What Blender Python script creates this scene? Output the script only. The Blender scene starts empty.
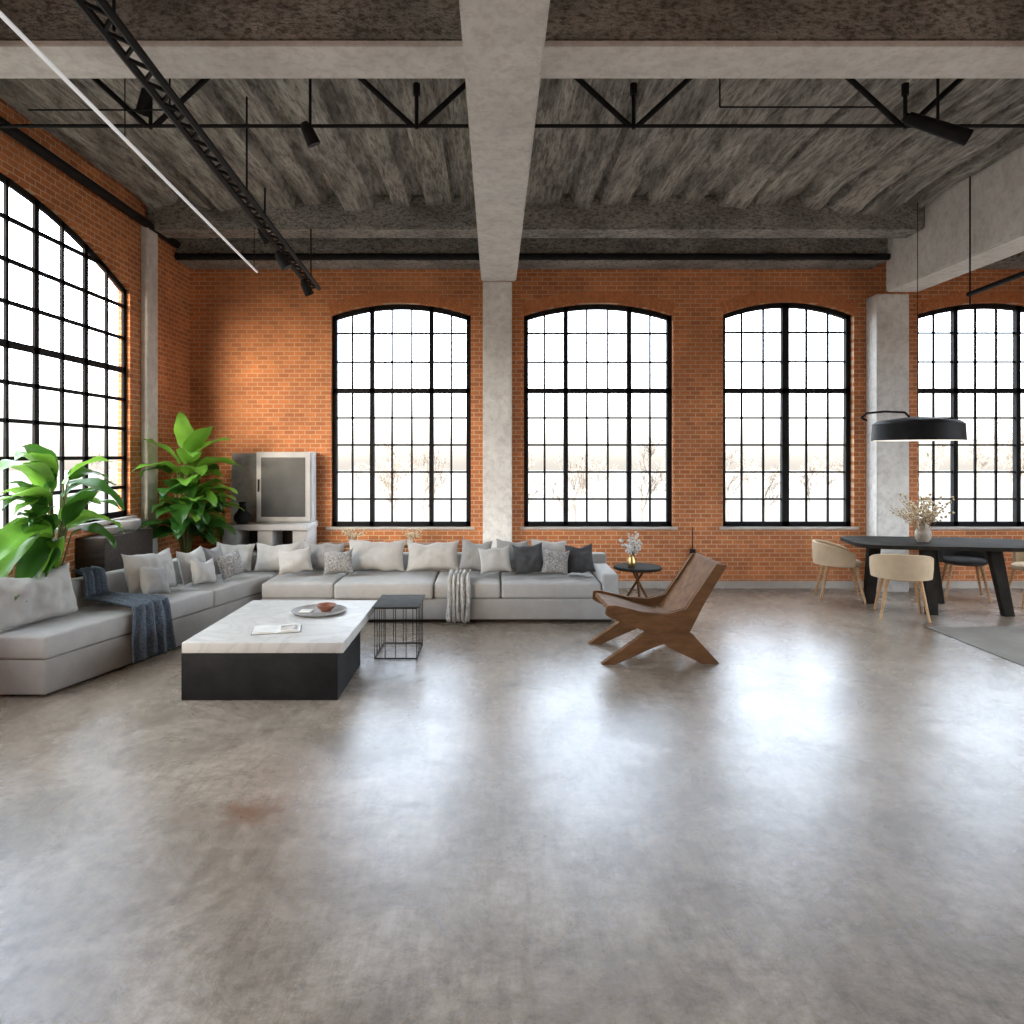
import bpy, bmesh, math, random
from mathutils import Vector, Matrix, noise
random.seed(7)
S=bpy.context.scene
COL=S.collection
try:
    S.view_settings.view_transform='Standard'
except Exception: pass

# ------------------------------------------------------------------ materials
def newmat(name):
    m=bpy.data.materials.new(name); m.use_nodes=True
    nt=m.node_tree; b=nt.nodes['Principled BSDF']
    return m,nt,b
def N(nt,t,**k):
    n=nt.nodes.new(t)
    for a,v in k.items():
        if a in n.inputs: n.inputs[a].default_value=v
        else: setattr(n,a,v)
    return n
def noisy(name,c1,c2,scale=5,rough=.8,bump=.2,bscale=40,metal=0,stretch=(1,1,1),detail=6,rough2=None,dist=.02,spec=None,pit_shade=0,pscale=30):
    m,nt,b=newmat(name)
    tc=N(nt,'ShaderNodeTexCoord'); mp=N(nt,'ShaderNodeMapping'); mp.inputs['Scale'].default_value=stretch
    nt.links.new(tc.outputs['Object'],mp.inputs[0])
    n1=N(nt,'ShaderNodeTexNoise'); n1.inputs['Scale'].default_value=scale; n1.inputs['Detail'].default_value=detail; n1.inputs['Roughness'].default_value=.6
    nt.links.new(mp.outputs[0],n1.inputs['Vector'])
    r=N(nt,'ShaderNodeValToRGB'); r.color_ramp.elements[0].position=.32; r.color_ramp.elements[1].position=.68
    r.color_ramp.elements[0].color=(*c1,1); r.color_ramp.elements[1].color=(*c2,1)
    nt.links.new(n1.outputs['Fac'],r.inputs[0]); colout=r.outputs[0]
    b.inputs['Roughness'].default_value=rough; b.inputs['Metallic'].default_value=metal
    if spec is not None: b.inputs['Specular IOR Level'].default_value=spec
    if pit_shade>0:  # shading of pits put into the colour as darker noise
        n3=N(nt,'ShaderNodeTexNoise'); n3.inputs['Scale'].default_value=pscale; n3.inputs['Detail'].default_value=8; n3.inputs['Roughness'].default_value=.75
        nt.links.new(mp.outputs[0],n3.inputs['Vector'])
        r3=N(nt,'ShaderNodeValToRGB'); r3.color_ramp.elements[0].position=.40; r3.color_ramp.elements[1].position=.54
        v=1-pit_shade; r3.color_ramp.elements[0].color=(v,v*.98,v*.95,1); r3.color_ramp.elements[1].color=(1.1,1.1,1.08,1)
        nt.links.new(n3.outputs['Fac'],r3.inputs[0])
        mx=N(nt,'ShaderNodeMixRGB',blend_type='MULTIPLY'); mx.inputs[0].default_value=1
        nt.links.new(colout,mx.inputs[1]); nt.links.new(r3.outputs[0],mx.inputs[2]); colout=mx.outputs[0]
    nt.links.new(colout,b.inputs['Base Color'])
    if bump>0:
        n2=N(nt,'ShaderNodeTexNoise'); n2.inputs['Scale'].default_value=bscale; n2.inputs['Detail'].default_value=5
        nt.links.new(mp.outputs[0],n2.inputs['Vector'])
        bp=N(nt,'ShaderNodeBump'); bp.inputs['Strength'].default_value=bump; bp.inputs['Distance'].default_value=dist
        nt.links.new(n2.outputs['Fac'],bp.inputs['Height']); nt.links.new(bp.outputs[0],b.inputs['Normal'])
    return m
def brickmat(name,axis):
    m,nt,b=newmat(name)
    tc=N(nt,'ShaderNodeTexCoord'); sp=N(nt,'ShaderNodeSeparateXYZ'); cb=N(nt,'ShaderNodeCombineXYZ')
    nt.links.new(tc.outputs['Object'],sp.inputs[0])
    nt.links.new(sp.outputs[axis],cb.inputs[0]); nt.links.new(sp.outputs[2],cb.inputs[1])
    br=N(nt,'ShaderNodeTexBrick'); nt.links.new(cb.outputs[0],br.inputs['Vector'])
    br.inputs['Scale'].default_value=1; br.inputs['Brick Width'].default_value=.135; br.inputs['Row Height'].default_value=.056
    br.inputs['Mortar Size'].default_value=.0068; br.inputs['Mortar Smooth'].default_value=.3; br.inputs['Bias'].default_value=0
    br.inputs['Color1'].default_value=(.70,.25,.082,1); br.inputs['Color2'].default_value=(.50,.165,.055,1); br.inputs['Mortar'].default_value=(.72,.48,.31,1)
    n=N(nt,'ShaderNodeTexNoise'); n.inputs['Scale'].default_value=1.6; n.inputs['Detail'].default_value=12; n.inputs['Roughness'].default_value=.7
    nt.links.new(tc.outputs['Object'],n.inputs['Vector'])
    mx=N(nt,'ShaderNodeMixRGB',blend_type='MULTIPLY'); mx.inputs[0].default_value=.75
    r=N(nt,'ShaderNodeValToRGB'); r.color_ramp.elements[0].position=.34; r.color_ramp.elements[1].position=.64
    r.color_ramp.elements[0].color=(.60,.55,.52,1); r.color_ramp.elements[1].color=(1.12,1.08,1.0,1)
    nt.links.new(n.outputs['Fac'],r.inputs[0]); nt.links.new(br.outputs['Color'],mx.inputs[1]); nt.links.new(r.outputs[0],mx.inputs[2])
    nt.links.new(mx.outputs[0],b.inputs['Base Color']); b.inputs['Roughness'].default_value=.75
    bp=N(nt,'ShaderNodeBump'); bp.inputs['Strength'].default_value=.7; bp.inputs['Distance'].default_value=.012; bp.invert=True
    nt.links.new(br.outputs['Fac'],bp.inputs['Height']); nt.links.new(bp.outputs[0],b.inputs['Normal'])
    return m
def fabric(name,c,k=.8,bump=.35):
    return noisy(name,tuple(x*k for x in c),c,scale=9,rough=.95,bump=bump,bscale=260,dist=.004,spec=.2)
def emis(name,c,s):
    m,nt,b=newmat(name); b.inputs['Base Color'].default_value=(*c,1)
    b.inputs['Emission Color'].default_value=(*c,1); b.inputs['Emission Strength'].default_value=s
    return m
def wood(name,c1,c2,rough=.55,stretch=(1.5,14,14)):
    return noisy(name,c1,c2,scale=3,rough=rough,bump=.12,bscale=14,stretch=stretch,dist=.004)

M_brickB=brickmat('brick_back',0); M_brickL=brickmat('brick_side',1)
M_conc=noisy('concrete_rough',(.24,.232,.218),(.54,.53,.505),scale=2.2,rough=.9,bump=1,bscale=40,dist=.05,detail=10,pit_shade=.6,pscale=26,stretch=(.8,1,1.5))
M_concslab=noisy('concrete_board_formed',(.17,.16,.145),(.58,.56,.52),scale=2.6,rough=.9,bump=1,bscale=18,stretch=(3.2,.5,1),dist=.04,detail=10,pit_shade=.52,pscale=9)
M_conclight=noisy('concrete_painted',(.60,.59,.575),(.76,.755,.74),scale=2.5,rough=.7,bump=.3,bscale=18,dist=.012,detail=10,pit_shade=.08,pscale=12)
M_black=noisy('black_steel',(.006,.006,.007),(.014,.014,.015),scale=8,rough=.6,bump=.05,spec=.2)
M_frame=noisy('window_frame_black',(.008,.008,.009),(.018,.018,.019),scale=8,rough=.7,bump=.0,spec=.15)
M_sill=noisy('stone_sill',(.45,.42,.38),(.6,.57,.52),scale=6,rough=.7,bump=.2)
M_sofa=fabric('sofa_linen',(.43,.42,.405),.88)
M_sofabase=fabric('sofa_linen_base',(.37,.36,.345),.88)
M_pillow_l=fabric('cushion_linen_light',(.46,.45,.43),.85)
M_pillow_m=fabric('cushion_grey',(.31,.305,.30),.8)
M_pillow_d=fabric('cushion_charcoal',(.075,.077,.08),.6)
M_pillow_t=noisy('cushion_tweed',(.10,.10,.10),(.44,.42,.40),scale=55,rough=.95,bump=.5,bscale=120,dist=.006)
M_throw_b=noisy('throw_blue_grey',(.04,.055,.08),(.13,.16,.20),scale=70,rough=.95,bump=.9,bscale=90,dist=.01)
M_throw_w=noisy('throw_chunky_cream',(.34,.33,.31),(.56,.54,.50),scale=30,rough=.95,bump=1,bscale=60,dist=.02)
M_walnut=noisy('walnut_wood',(.105,.048,.02),(.20,.098,.043),scale=2.0,rough=.7,bump=.08,bscale=10,stretch=(2.5,5,9),dist=.004,spec=.12)
M_oak=wood('oak_wood',(.42,.24,.11),(.6,.37,.19))
M_darkwood=wood('dark_wood',(.018,.012,.009),(.05,.032,.022),rough=.8)
M_tabletop=noisy('blackened_wood',(.014,.012,.010),(.034,.029,.024),scale=5,rough=.85,bump=.1,spec=.06)
M_cream=fabric('chair_cream',(.60,.46,.31),.85)
M_darkseat=fabric('chair_dark',(.06,.06,.06),.7)
M_white=noisy('painted_white_grey',(.46,.46,.46),(.58,.58,.58),scale=5,rough=.6,bump=.1)
def leafmat(name,c1,c2):
    m=noisy(name,c1,c2,scale=4,rough=.35,bump=.15,bscale=20,dist=.004)
    nt=m.node_tree; b=nt.nodes['Principled BSDF']; out=[n for n in nt.nodes if n.type=='OUTPUT_MATERIAL'][0]
    t=N(nt,'ShaderNodeBsdfTranslucent'); t.inputs[0].default_value=(c2[0]*1.3,c2[1]*1.15,c2[2],1)
    a=N(nt,'ShaderNodeMixShader'); a.inputs[0].default_value=.3
    nt.links.new(b.outputs[0],a.inputs[1]); nt.links.new(t.outputs[0],a.inputs[2]); nt.links.new(a.outputs[0],out.inputs['Surface'])
    return m
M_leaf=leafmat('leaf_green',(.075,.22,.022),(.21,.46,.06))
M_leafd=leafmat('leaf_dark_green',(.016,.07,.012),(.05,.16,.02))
M_stem=noisy('plant_stem',(.10,.09,.03),(.18,.2,.06),scale=9,rough=.7,bump=.3)
M_soil=noisy('soil',(.015,.01,.007),(.04,.028,.02),scale=30,rough=1,bump=.8)
M_pot=noisy('planter_dark',(.03,.028,.026),(.06,.056,.05),scale=8,rough=.7,bump=.2)
M_dry=noisy('dried_flower',(.45,.34,.2),(.75,.66,.5),scale=20,rough=.9,bump=.1)
M_twig=noisy('dry_twig',(.2,.12,.06),(.34,.22,.12),scale=20,rough=.9,bump=.1)
M_ceram=noisy('ceramic_vase',(.30,.24,.18),(.5,.43,.35),scale=9,rough=.45,bump=.1)
M_gold=noisy('brass',(.55,.38,.15),(.7,.5,.22),scale=9,rough=.3,bump=0,metal=.9)
M_paper=noisy('paper',(.55,.54,.51),(.68,.67,.64),scale=9,rough=.8,bump=.0)
M_photo=noisy('printed_page',(.06,.06,.06),(.55,.5,.45),scale=14,rough=.6,bump=.0)
M_bowl=noisy('clay_bowl',(.17,.06,.035),(.32,.13,.08),scale=9,rough=.5,bump=.1)
M_tray=noisy('tray_grey',(.2,.19,.18),(.32,.31,.3),scale=9,rough=.6,bump=.1,spec=.3)
M_darktop=noisy('dark_metal_top',(.03,.03,.03),(.05,.05,.048),scale=9,rough=.8,bump=.1,spec=.1)
M_tree=noisy('bare_bark',(.23,.19,.155),(.33,.285,.24),scale=3,rough=1,bump=0)
M_snow=noisy('dry_winter_ground',(.10,.086,.068),(.15,.13,.105),scale=.6,rough=1,bump=0)
M_rug=noisy('rug_grey',(.22,.205,.185),(.30,.28,.255),scale=3,rough=.9,bump=.4,bscale=150,dist=.005,spec=.2)
M_lampin=emis('lamp_diffuser',(1,.93,.8),1.2)
M_tube=emis('tube_light',(.9,.92,.95),.35)
M_marble,nt,b=newmat('marble_white')
tc=N(nt,'ShaderNodeTexCoord'); w=N(nt,'ShaderNodeTexNoise'); w.inputs['Scale'].default_value=2.2; w.inputs['Detail'].default_value=12; w.inputs['Distortion'].default_value=2.2
nt.links.new(tc.outputs['Object'],w.inputs['Vector'])
r=N(nt,'ShaderNodeValToRGB'); e=r.color_ramp.elements; e[0].position=.42;e[0].color=(.47,.46,.44,1);e[1].position=.56;e[1].color=(.50,.49,.47,1)
k=r.color_ramp.elements.new(.49);k.color=(.42,.405,.385,1)
nt.links.new(w.outputs['Fac'],r.inputs[0]); nt.links.new(r.outputs[0],b.inputs['Base Color']); b.inputs['Roughness'].default_value=.5; b.inputs['Specular IOR Level'].default_value=.3
M_glass=noisy('cabinet_glass',(.035,.04,.045),(.08,.085,.09),scale=2,rough=.3,bump=0,spec=.25)
# floor
M_floor,nt,b=newmat('polished_concrete')
tc=N(nt,'ShaderNodeTexCoord')
def nz(sc,de,ro,di=0,vec=None):
    n=N(nt,'ShaderNodeTexNoise'); n.inputs['Scale'].default_value=sc; n.inputs['Detail'].default_value=de; n.inputs['Roughness'].default_value=ro; n.inputs['Distortion'].default_value=di
    nt.links.new(vec or tc.outputs['Object'],n.inputs['Vector']); return n
def rp(src,p0,c0,p1,c1):
    r=N(nt,'ShaderNodeValToRGB'); r.color_ramp.elements[0].position=p0; r.color_ramp.elements[1].position=p1
    r.color_ramp.elements[0].color=(*c0,1); r.color_ramp.elements[1].color=(*c1,1)
    nt.links.new(src.outputs['Fac'],r.inputs[0]); return r
def mul(a,c,f):
    m_=N(nt,'ShaderNodeMixRGB',blend_type='MULTIPLY'); m_.inputs[0].default_value=f
    nt.links.new(a.outputs[0],m_.inputs[1]); nt.links.new(c.outputs[0],m_.inputs[2]); return m_
mp=N(nt,'ShaderNodeMapping'); mp.inputs['Scale'].default_value=(9,1.2,1); mp.inputs['Rotation'].default_value=(0,0,.12); nt.links.new(tc.outputs['Object'],mp.inputs[0])
n1=nz(.55,10,.62); n2=nz(14,14,.8); n3=nz(1.1,12,.78); n4=nz(1.7,14,.74,.6); n6=nz(2.2,12,.75,0,mp.outputs[0]); n7=nz(6,12,.8)
r1=rp(n1,.3,(.27,.225,.18),.7,(.43,.375,.315))
r2=rp(n2,.36,(.50,.46,.42),.58,(1.12,1.10,1.08))
r4=rp(n4,.38,(.62,.58,.53),.60,(1.08,1.07,1.06))
r6=rp(n6,.38,(.72,.69,.66),.52,(1.03,1.03,1.03))
mx=mul(mul(mul(r1,r2,.75),r4,.85),r6,.6)
r3=rp(n3,.585,(0,0,0),.68,(.6,.6,.6))
mx2=N(nt,'ShaderNodeMixRGB'); mx2.inputs[2].default_value=(.22,.14,.09,1)
nt.links.new(r3.outputs[0],mx2.inputs[0]); nt.links.new(mx.outputs[0],mx2.inputs[1])
# rusty stain worn into the slab (object space X -1.15, Y 3.35)
vd=N(nt,'ShaderNodeVectorMath',operation='DISTANCE'); vd.inputs[1].default_value=(-1.15,3.35,0); nt.links.new(tc.outputs['Object'],vd.inputs[0])
m1=N(nt,'ShaderNodeMapRange'); m1.inputs['From Min'].default_value=0; m1.inputs['From Max'].default_value=.42; m1.inputs['To Min'].default_value=.22; m1.inputs['To Max'].default_value=-.25
nt.links.new(vd.outputs['Value'],m1.inputs[0])
ad=N(nt,'ShaderNodeMath',operation='ADD'); nt.links.new(m1.outputs[0],ad.inputs[0]); nt.links.new(n7.outputs['Fac'],ad.inputs[1])
m2=N(nt,'ShaderNodeMapRange'); m2.inputs['From Min'].default_value=.52; m2.inputs['From Max'].default_value=.72; m2.inputs['To Max'].default_value=.8; nt.links.new(ad.outputs[0],m2.inputs[0])
mx3=N(nt,'ShaderNodeMixRGB'); mx3.inputs[2].default_value=(.17,.075,.035,1)
nt.links.new(m2.outputs[0],mx3.inputs[0]); nt.links.new(mx2.outputs[0],mx3.inputs[1]); nt.links.new(mx3.outputs[0],b.inputs['Base Color'])
mr=N(nt,'ShaderNodeMapRange'); mr.inputs['From Min'].default_value=.3; mr.inputs['From Max'].default_value=.7; mr.inputs['To Min'].default_value=.32; mr.inputs['To Max'].default_value=.22
nt.links.new(n4.outputs['Fac'],mr.inputs[0]); nt.links.new(mr.outputs[0],b.inputs['Roughness'])
b.inputs['Specular IOR Level'].default_value=.52
try: b.inputs['Specular Tint'].default_value=(.52,.68,1.0,1)
except Exception: pass
bp=N(nt,'ShaderNodeBump'); bp.inputs['Strength'].default_value=.15; bp.inputs['Distance'].default_value=.012
nt.links.new(n2.outputs['Fac'],bp.inputs['Height']); nt.links.new(bp.outputs[0],b.inputs['Normal'])

# ------------------------------------------------------------------ helpers
def reg(o,mat=None,parent=None,label=None,cat=None,kind=None,group=None):
    COL.objects.link(o)
    if mat: o.data.materials.append(mat)
    if parent: o.parent=parent
    if label: o['label']=label
    if cat: o['category']=cat
    if kind: o['kind']=kind
    if group: o['group']=group
    return o
def empty(name,loc,rot=0,label=None,cat=None,group=None):
    o=bpy.data.objects.new(name,None); o.empty_display_size=.1; o.location=loc; o.rotation_euler=(0,0,rot)
    return reg(o,label=label,cat=cat,group=group)
def bmobj(name,bm,mat,smooth=False,**k):
    bmesh.ops.recalc_face_normals(bm,faces=bm.faces)
    me=bpy.data.meshes.new(name); bm.to_mesh(me); bm.free()
    if smooth:
        for p in me.polygons: p.use_smooth=True
        try: me.set_sharp_from_angle(angle=math.radians(45))
        except Exception: pass
    return reg(bpy.data.objects.new(name,me),mat,**k)
def addbox(bm,x0,x1,y0,y1,z0,z1):
    g=bmesh.ops.create_cube(bm,size=1)['verts']
    for v in g: v.co=Vector(((x0+x1)/2+v.co.x*(x1-x0),(y0+y1)/2+v.co.y*(y1-y0),(z0+z1)/2+v.co.z*(z1-z0)))
    return g
def box(name,x0,x1,y0,y1,z0,z1,mat,bev=0,seg=3,**k):
    bm=bmesh.new(); addbox(bm,x0,x1,y0,y1,z0,z1)
    if bev: bmesh.ops.bevel(bm,geom=bm.edges[:],offset=bev,segments=seg,profile=.5,affect='EDGES')
    return bmobj(name,bm,mat,smooth=bev>0,**k)
def puffy(name,x0,x1,y0,y1,z0,z1,mat,seed=0,bulge=.025,bev=.035,**k):
    bm=bmesh.new(); addbox(bm,x0,x1,y0,y1,z0,z1)
    bmesh.ops.bevel(bm,geom=bm.edges[:],offset=min(bev,(z1-z0)*.3),segments=3,profile=.5,affect='EDGES')
    big=[e for e in bm.edges if e.calc_length()>.15]
    bmesh.ops.subdivide_edges(bm,edges=big,cuts=7,use_grid_fill=True)
    cx,cy,cz=(x0+x1)/2,(y0+y1)/2,(z0+z1)/2
    for v in bm.verts:
        u=(v.co.x-cx)/(x1-x0)*2; w=(v.co.y-cy)/(y1-y0)*2
        if v.co.z>cz: v.co.z+=bulge*max(0,1-u*u)*max(0,1-w*w)
        nn=noise.noise(v.co*5+Vector((seed,0,0)))*.008
        v.co.z+= nn if v.co.z>cz else 0
    return bmobj(name,bm,mat,smooth=True,**k)
def addtube(bm,p,q,r,r2=None,seg=8,cap=True):
    p=Vector(p);q=Vector(q); r2=r if r2 is None else r2
    d=(q-p); L=d.length
    if L<1e-6: return
    M=Matrix.Translation((p+q)/2)@d.to_track_quat('Z','Y').to_matrix().to_4x4()
    bmesh.ops.create_cone(bm,cap_ends=cap,segments=seg,radius1=r,radius2=r2,depth=L,matrix=M)
def tube(name,pts,r,mat,seg=10,**k):
    bm=bmesh.new()
    for a,b_ in zip(pts[:-1],pts[1:]): addtube(bm,a,b_,r,seg=seg)
    return bmobj(name,bm,mat,smooth=True,**k)
def lathe(bm,prof,seg=28,c=(0,0,0)):
    rings=[]
    for r_,z in prof:
        rings.append([bm.verts.new((c[0]+max(r_,1e-4)*math.cos(2*math.pi*i/seg),c[1]+max(r_,1e-4)*math.sin(2*math.pi*i/seg),c[2]+z)) for i in range(seg)])
    for a,b_ in zip(rings[:-1],rings[1:]):
        for i in range(seg): bm.faces.new((a[i],a[(i+1)%seg],b_[(i+1)%seg],b_[i]))
def latheobj(name,prof,mat,c=(0,0,0),seg=28,**k):
    bm=bmesh.new(); lathe(bm,prof,seg,c); bmesh.ops.remove_doubles(bm,verts=bm.verts,dist=.0003)
    return bmobj(name,bm,mat,smooth=True,**k)
def prism(bm,pts,y0,y1):
    a=[bm.verts.new((x,y0,z)) for x,z in pts]; b_=[bm.verts.new((x,y1,z)) for x,z in pts]
    bm.faces.new(a); bm.faces.new(b_[::-1]); n=len(pts)
    for i in range(n): bm.faces.new((a[i],a[(i+1)%n],b_[(i+1)%n],b_[i]))
def prismobj(name,pts,y0,y1,mat,bev=.004,**k):
    bm=bmesh.new(); prism(bm,pts,y0,y1)
    if bev: bmesh.ops.bevel(bm,geom=bm.edges[:],offset=bev,segments=2,affect='EDGES')
    return bmobj(name,bm,mat,**k)
def copything(src,loc,rot,label=None):
    c=src.copy(); COL.objects.link(c); c.location=loc; c.rotation_euler=(0,0,rot)
    if label: c['label']=label
    for ch in list(src.children):
        d=ch.copy(); COL.objects.link(d); d.parent=c
    return c

# ------------------------------------------------------------------ room
XL,XR,YB,YF=-3.9,8.2,8.95,-2.5
ZC=4.6
ARCHN=20
def archz(w,u):
    c=(w[0]+w[1])/2; h=(w[1]-w[0])/2
    return w[3]+w[4]*(1-((u-c)/h)**2)
def wall(name,mapf,u0,u1,z0,z1,wins,mat,th):
    bm=bmesh.new()
    def q(*uz):
        bm.faces.new([bm.verts.new(mapf(u,z,0)) for u,z in uz])
    cur=u0
    for w in wins:
        if w[0]>cur: q((cur,z0),(w[0],z0),(w[0],z1),(cur,z1))
        q((w[0],z0),(w[1],z0),(w[1],w[2]),(w[0],w[2]))
        for i in range(ARCHN):
            a=w[0]+(w[1]-w[0])*i/ARCHN; c=w[0]+(w[1]-w[0])*(i+1)/ARCHN
            q((a,archz(w,a)),(c,archz(w,c)),(c,z1),(a,z1))
        cur=w[1]
    q((cur,z0),(u1,z0),(u1,z1),(cur,z1))
    bmesh.ops.remove_doubles(bm,verts=bm.verts,dist=.0005)
    r=bmesh.ops.extrude_face_region(bm,geom=bm.faces[:])
    d=Vector(mapf(0,0,th))-Vector(mapf(0,0,0))
    for v in r['geom']:
        if isinstance(v,bmesh.types.BMVert): v.co+=d
    return bmobj(name,bm,mat,kind='structure')
mapB=lambda u,z,o:(u,YB+o,z)
mapL=lambda u,z,o:(XL-o,u,z)
mapR=lambda u,z,o:(XR+o,u,z)
WB=[(-2.10,-.31,.78,3.49,.155),(.37,2.28,.78,3.49,.155),(2.915,4.59,.78,3.50,.165),(5.41,7.3,.78,3.50,.155)]
WL=[(-1.6,2.2,1.05,3.45,.5),(3.1,7.48,1.05,3.46,.5)]
WR=[(-1.8,1.6,.6,3.5,.3),(2.4,7.0,.6,3.5,.3)]  # unseen right-wall windows, added to let more sky light in
wall('wall_back',mapB,XL,XR,0,ZC,WB,M_brickB,.25)
wall('wall_left',mapL,YF,YB+.25,0,ZC,WL,M_brickL,.13)
wall('wall_right',mapR,YF,YB+.25,0,ZC,WR,M_brickL,.25)
box('wall_front',XL,XR,YF-.2,YF,0,ZC,M_brickB,kind='structure')
box('floor',XL-.35,XR+.35,YF-.3,YB+.35,-.15,0,M_floor,kind='structure')

wn=[0]
def window(mapf,w,cols,thick,zt,nup,nlo,off=.12,thin=.012,tw=.028,dp_=.035):
    wn[0]+=1
    bm=bmesh.new()
    def bar(u0,z0,u1,z1,wd,dp):
        a=Vector((u0,z0));b_=Vector((u1,z1)); d=(b_-a)
        if d.length<1e-5: return
        d.normalize(); n=Vector((-d.y,d.x))*wd
        c=[a-n,b_-n,b_+n,a+n]
        f=[bm.verts.new(mapf(p.x,p.y,off-dp)) for p in c]; g=[bm.verts.new(mapf(p.x,p.y,off+dp)) for p in c]
        bm.faces.new(f); bm.faces.new(g[::-1])
        for i in range(4): bm.faces.new((f[i],f[(i+1)%4],g[(i+1)%4],g[i]))
    fw=.03; dt=min(.012,dp_)
    bar(w[0]+fw,w[2],w[0]+fw,archz(w,w[0]),fw,dp_); bar(w[1]-fw,w[2],w[1]-fw,archz(w,w[1]),fw,dp_)
    bar(w[0],w[2]+fw,w[1],w[2]+fw,fw,dp_)
    for i in range(ARCHN):
        a=w[0]+(w[1]-w[0])*i/ARCHN; c=w[0]+(w[1]-w[0])*(i+1)/ARCHN
        bar(a,archz(w,a)-fw,c,archz(w,c)-fw,fw,dp_)
    for i in range(1,cols):
        u=w[0]+(w[1]-w[0])*i/cols; t=i in thick
        bar(u,w[2],u,archz(w,u)-.01,tw if t else thin,dp_ if t else dt)
    bar(w[0],zt,w[1],zt,.03,dp_)
    top=w[3]+w[4]
    for i in range(1,nup):
        z=zt+(top-zt)*i/nup; bar(w[0],z,w[1],z,thin,dt)
    for i in range(1,nlo):
        z=w[2]+(zt-w[2])*i/nlo; bar(w[0],z,w[1],z,thin,dt)
    o=bmobj('window_%d'%wn[0],bm,M_frame,kind='structure'); o['label']='arched black steel factory window with small panes'
    L=bpy.data.lights.new('portal','AREA'); L.shape='RECTANGLE'
    L.size=w[1]-w[0]; L.size_y=w[3]+w[4]-w[2]
    try: L.cycles.is_portal=True
    except Exception: pass
    lo=bpy.data.objects.new('window_portal',L); COL.objects.link(lo)
    c=Vector(mapf((w[0]+w[1])/2,(w[2]+w[3]+w[4])/2,.28)); inn=Vector(mapf(0,0,0))-Vector(mapf(0,0,1))
    lo.location=c; lo.rotation_euler=inn.to_track_quat('-Z','Z').to_euler()
window(mapB,WB[0],7,(2,5),2.53,3,5)
window(mapB,WB[1],7,(2,5),2.53,3,5)
window(mapB,WB[2],6,(3,),2.53,3,5,tw=.045)
window(mapB,WB[3],7,(2,5),2.53,3,5)
window(mapL,WL[1],12,(2,4,6,8,10),2.6,4,5,off=.05,thin=.017,tw=.03,dp_=.012)
window(mapL,WL[0],10,(2,4,6,8),2.6,4,5,off=.05,dp_=.012)
window(mapR,WR[0],9,(3,6),2.6,3,5)
window(mapR,WR[1],12,(3,6,9),2.6,3,5)
tn=[0]
def trim(bm,mat,label,smooth=False):
    tn[0]+=1
    o=bmobj('trim_%d'%tn[0],bm,mat,kind='structure',smooth=smooth); o['label']=label; return o
def tbox(x0,x1,y0,y1,z0,z1,mat,label,bev=0.0):
    bm=bmesh.new(); addbox(bm,x0,x1,y0,y1,z0,z1)
    if bev: bmesh.ops.bevel(bm,geom=bm.edges[:],offset=bev,segments=2,affect='EDGES')
    return trim(bm,mat,label)
M_br=noisy('brick_arch',(.48,.16,.056),(.66,.25,.09),scale=14,rough=.8,bump=.4,bscale=40)
for w in WB:
    tbox(w[0]-.05,w[1]+.05,YB-.03,YB+.2,w[2]-.03,w[2]-.0,M_sill,'pale stone window sill')
    bm=bmesh.new(); n=int((w[1]-w[0])/.065)
    for i in range(n):
        u=w[0]+(w[1]-w[0])*(i+.5)/n; h=(w[1]-w[0])/2; c=(w[0]+w[1])/2
        sl=-2*w[4]*(u-c)/h/h
        z=archz(w,u); nrm=Vector((-sl,1)).normalized(); tg=Vector((nrm.y,-nrm.x))
        a=Vector((u,z)); hw=(w[1]-w[0])/n*.42
        c4=[a-tg*hw+nrm*.005,a+tg*hw+nrm*.005,a+tg*hw*1.02+nrm*.15,a-tg*hw*1.02+nrm*.15]
        f=[bm.verts.new((p.x,YB-.005,p.y)) for p in c4]; g=[bm.verts.new((p.x,YB+.02,p.y)) for p in c4]
        bm.faces.new(f)
        for j in range(4): bm.faces.new((f[j],f[(j+1)%4],g[(j+1)%4],g[j]))
    trim(bm,M_br,'soldier course of bricks over an arched window')
w=WL[1]; tbox(XL-.1,XL+.05,w[0]-.05,w[1]+.05,w[2]-.035,w[2],M_sill,'pale stone window sill')
tbox(-.15,.21,8.6,8.95,0,3.83,M_conclight,'square pale concrete column',.01)
tbox(4.74,5.14,8.68,8.95,0,3.70,M_conclight,'square pale concrete column',.01)
tbox(XL,XL+.07,7.70,7.96,0,4.3,M_conclight,'pale concrete pilaster beside the tall window',.01)
box('baseboard_back',.25,4.70,YB-.025,YB,0,.09,M_sill,kind='structure')
box('baseboard_right',5.16,XR,YB-.025,YB,0,.09,M_sill,kind='structure')
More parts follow.
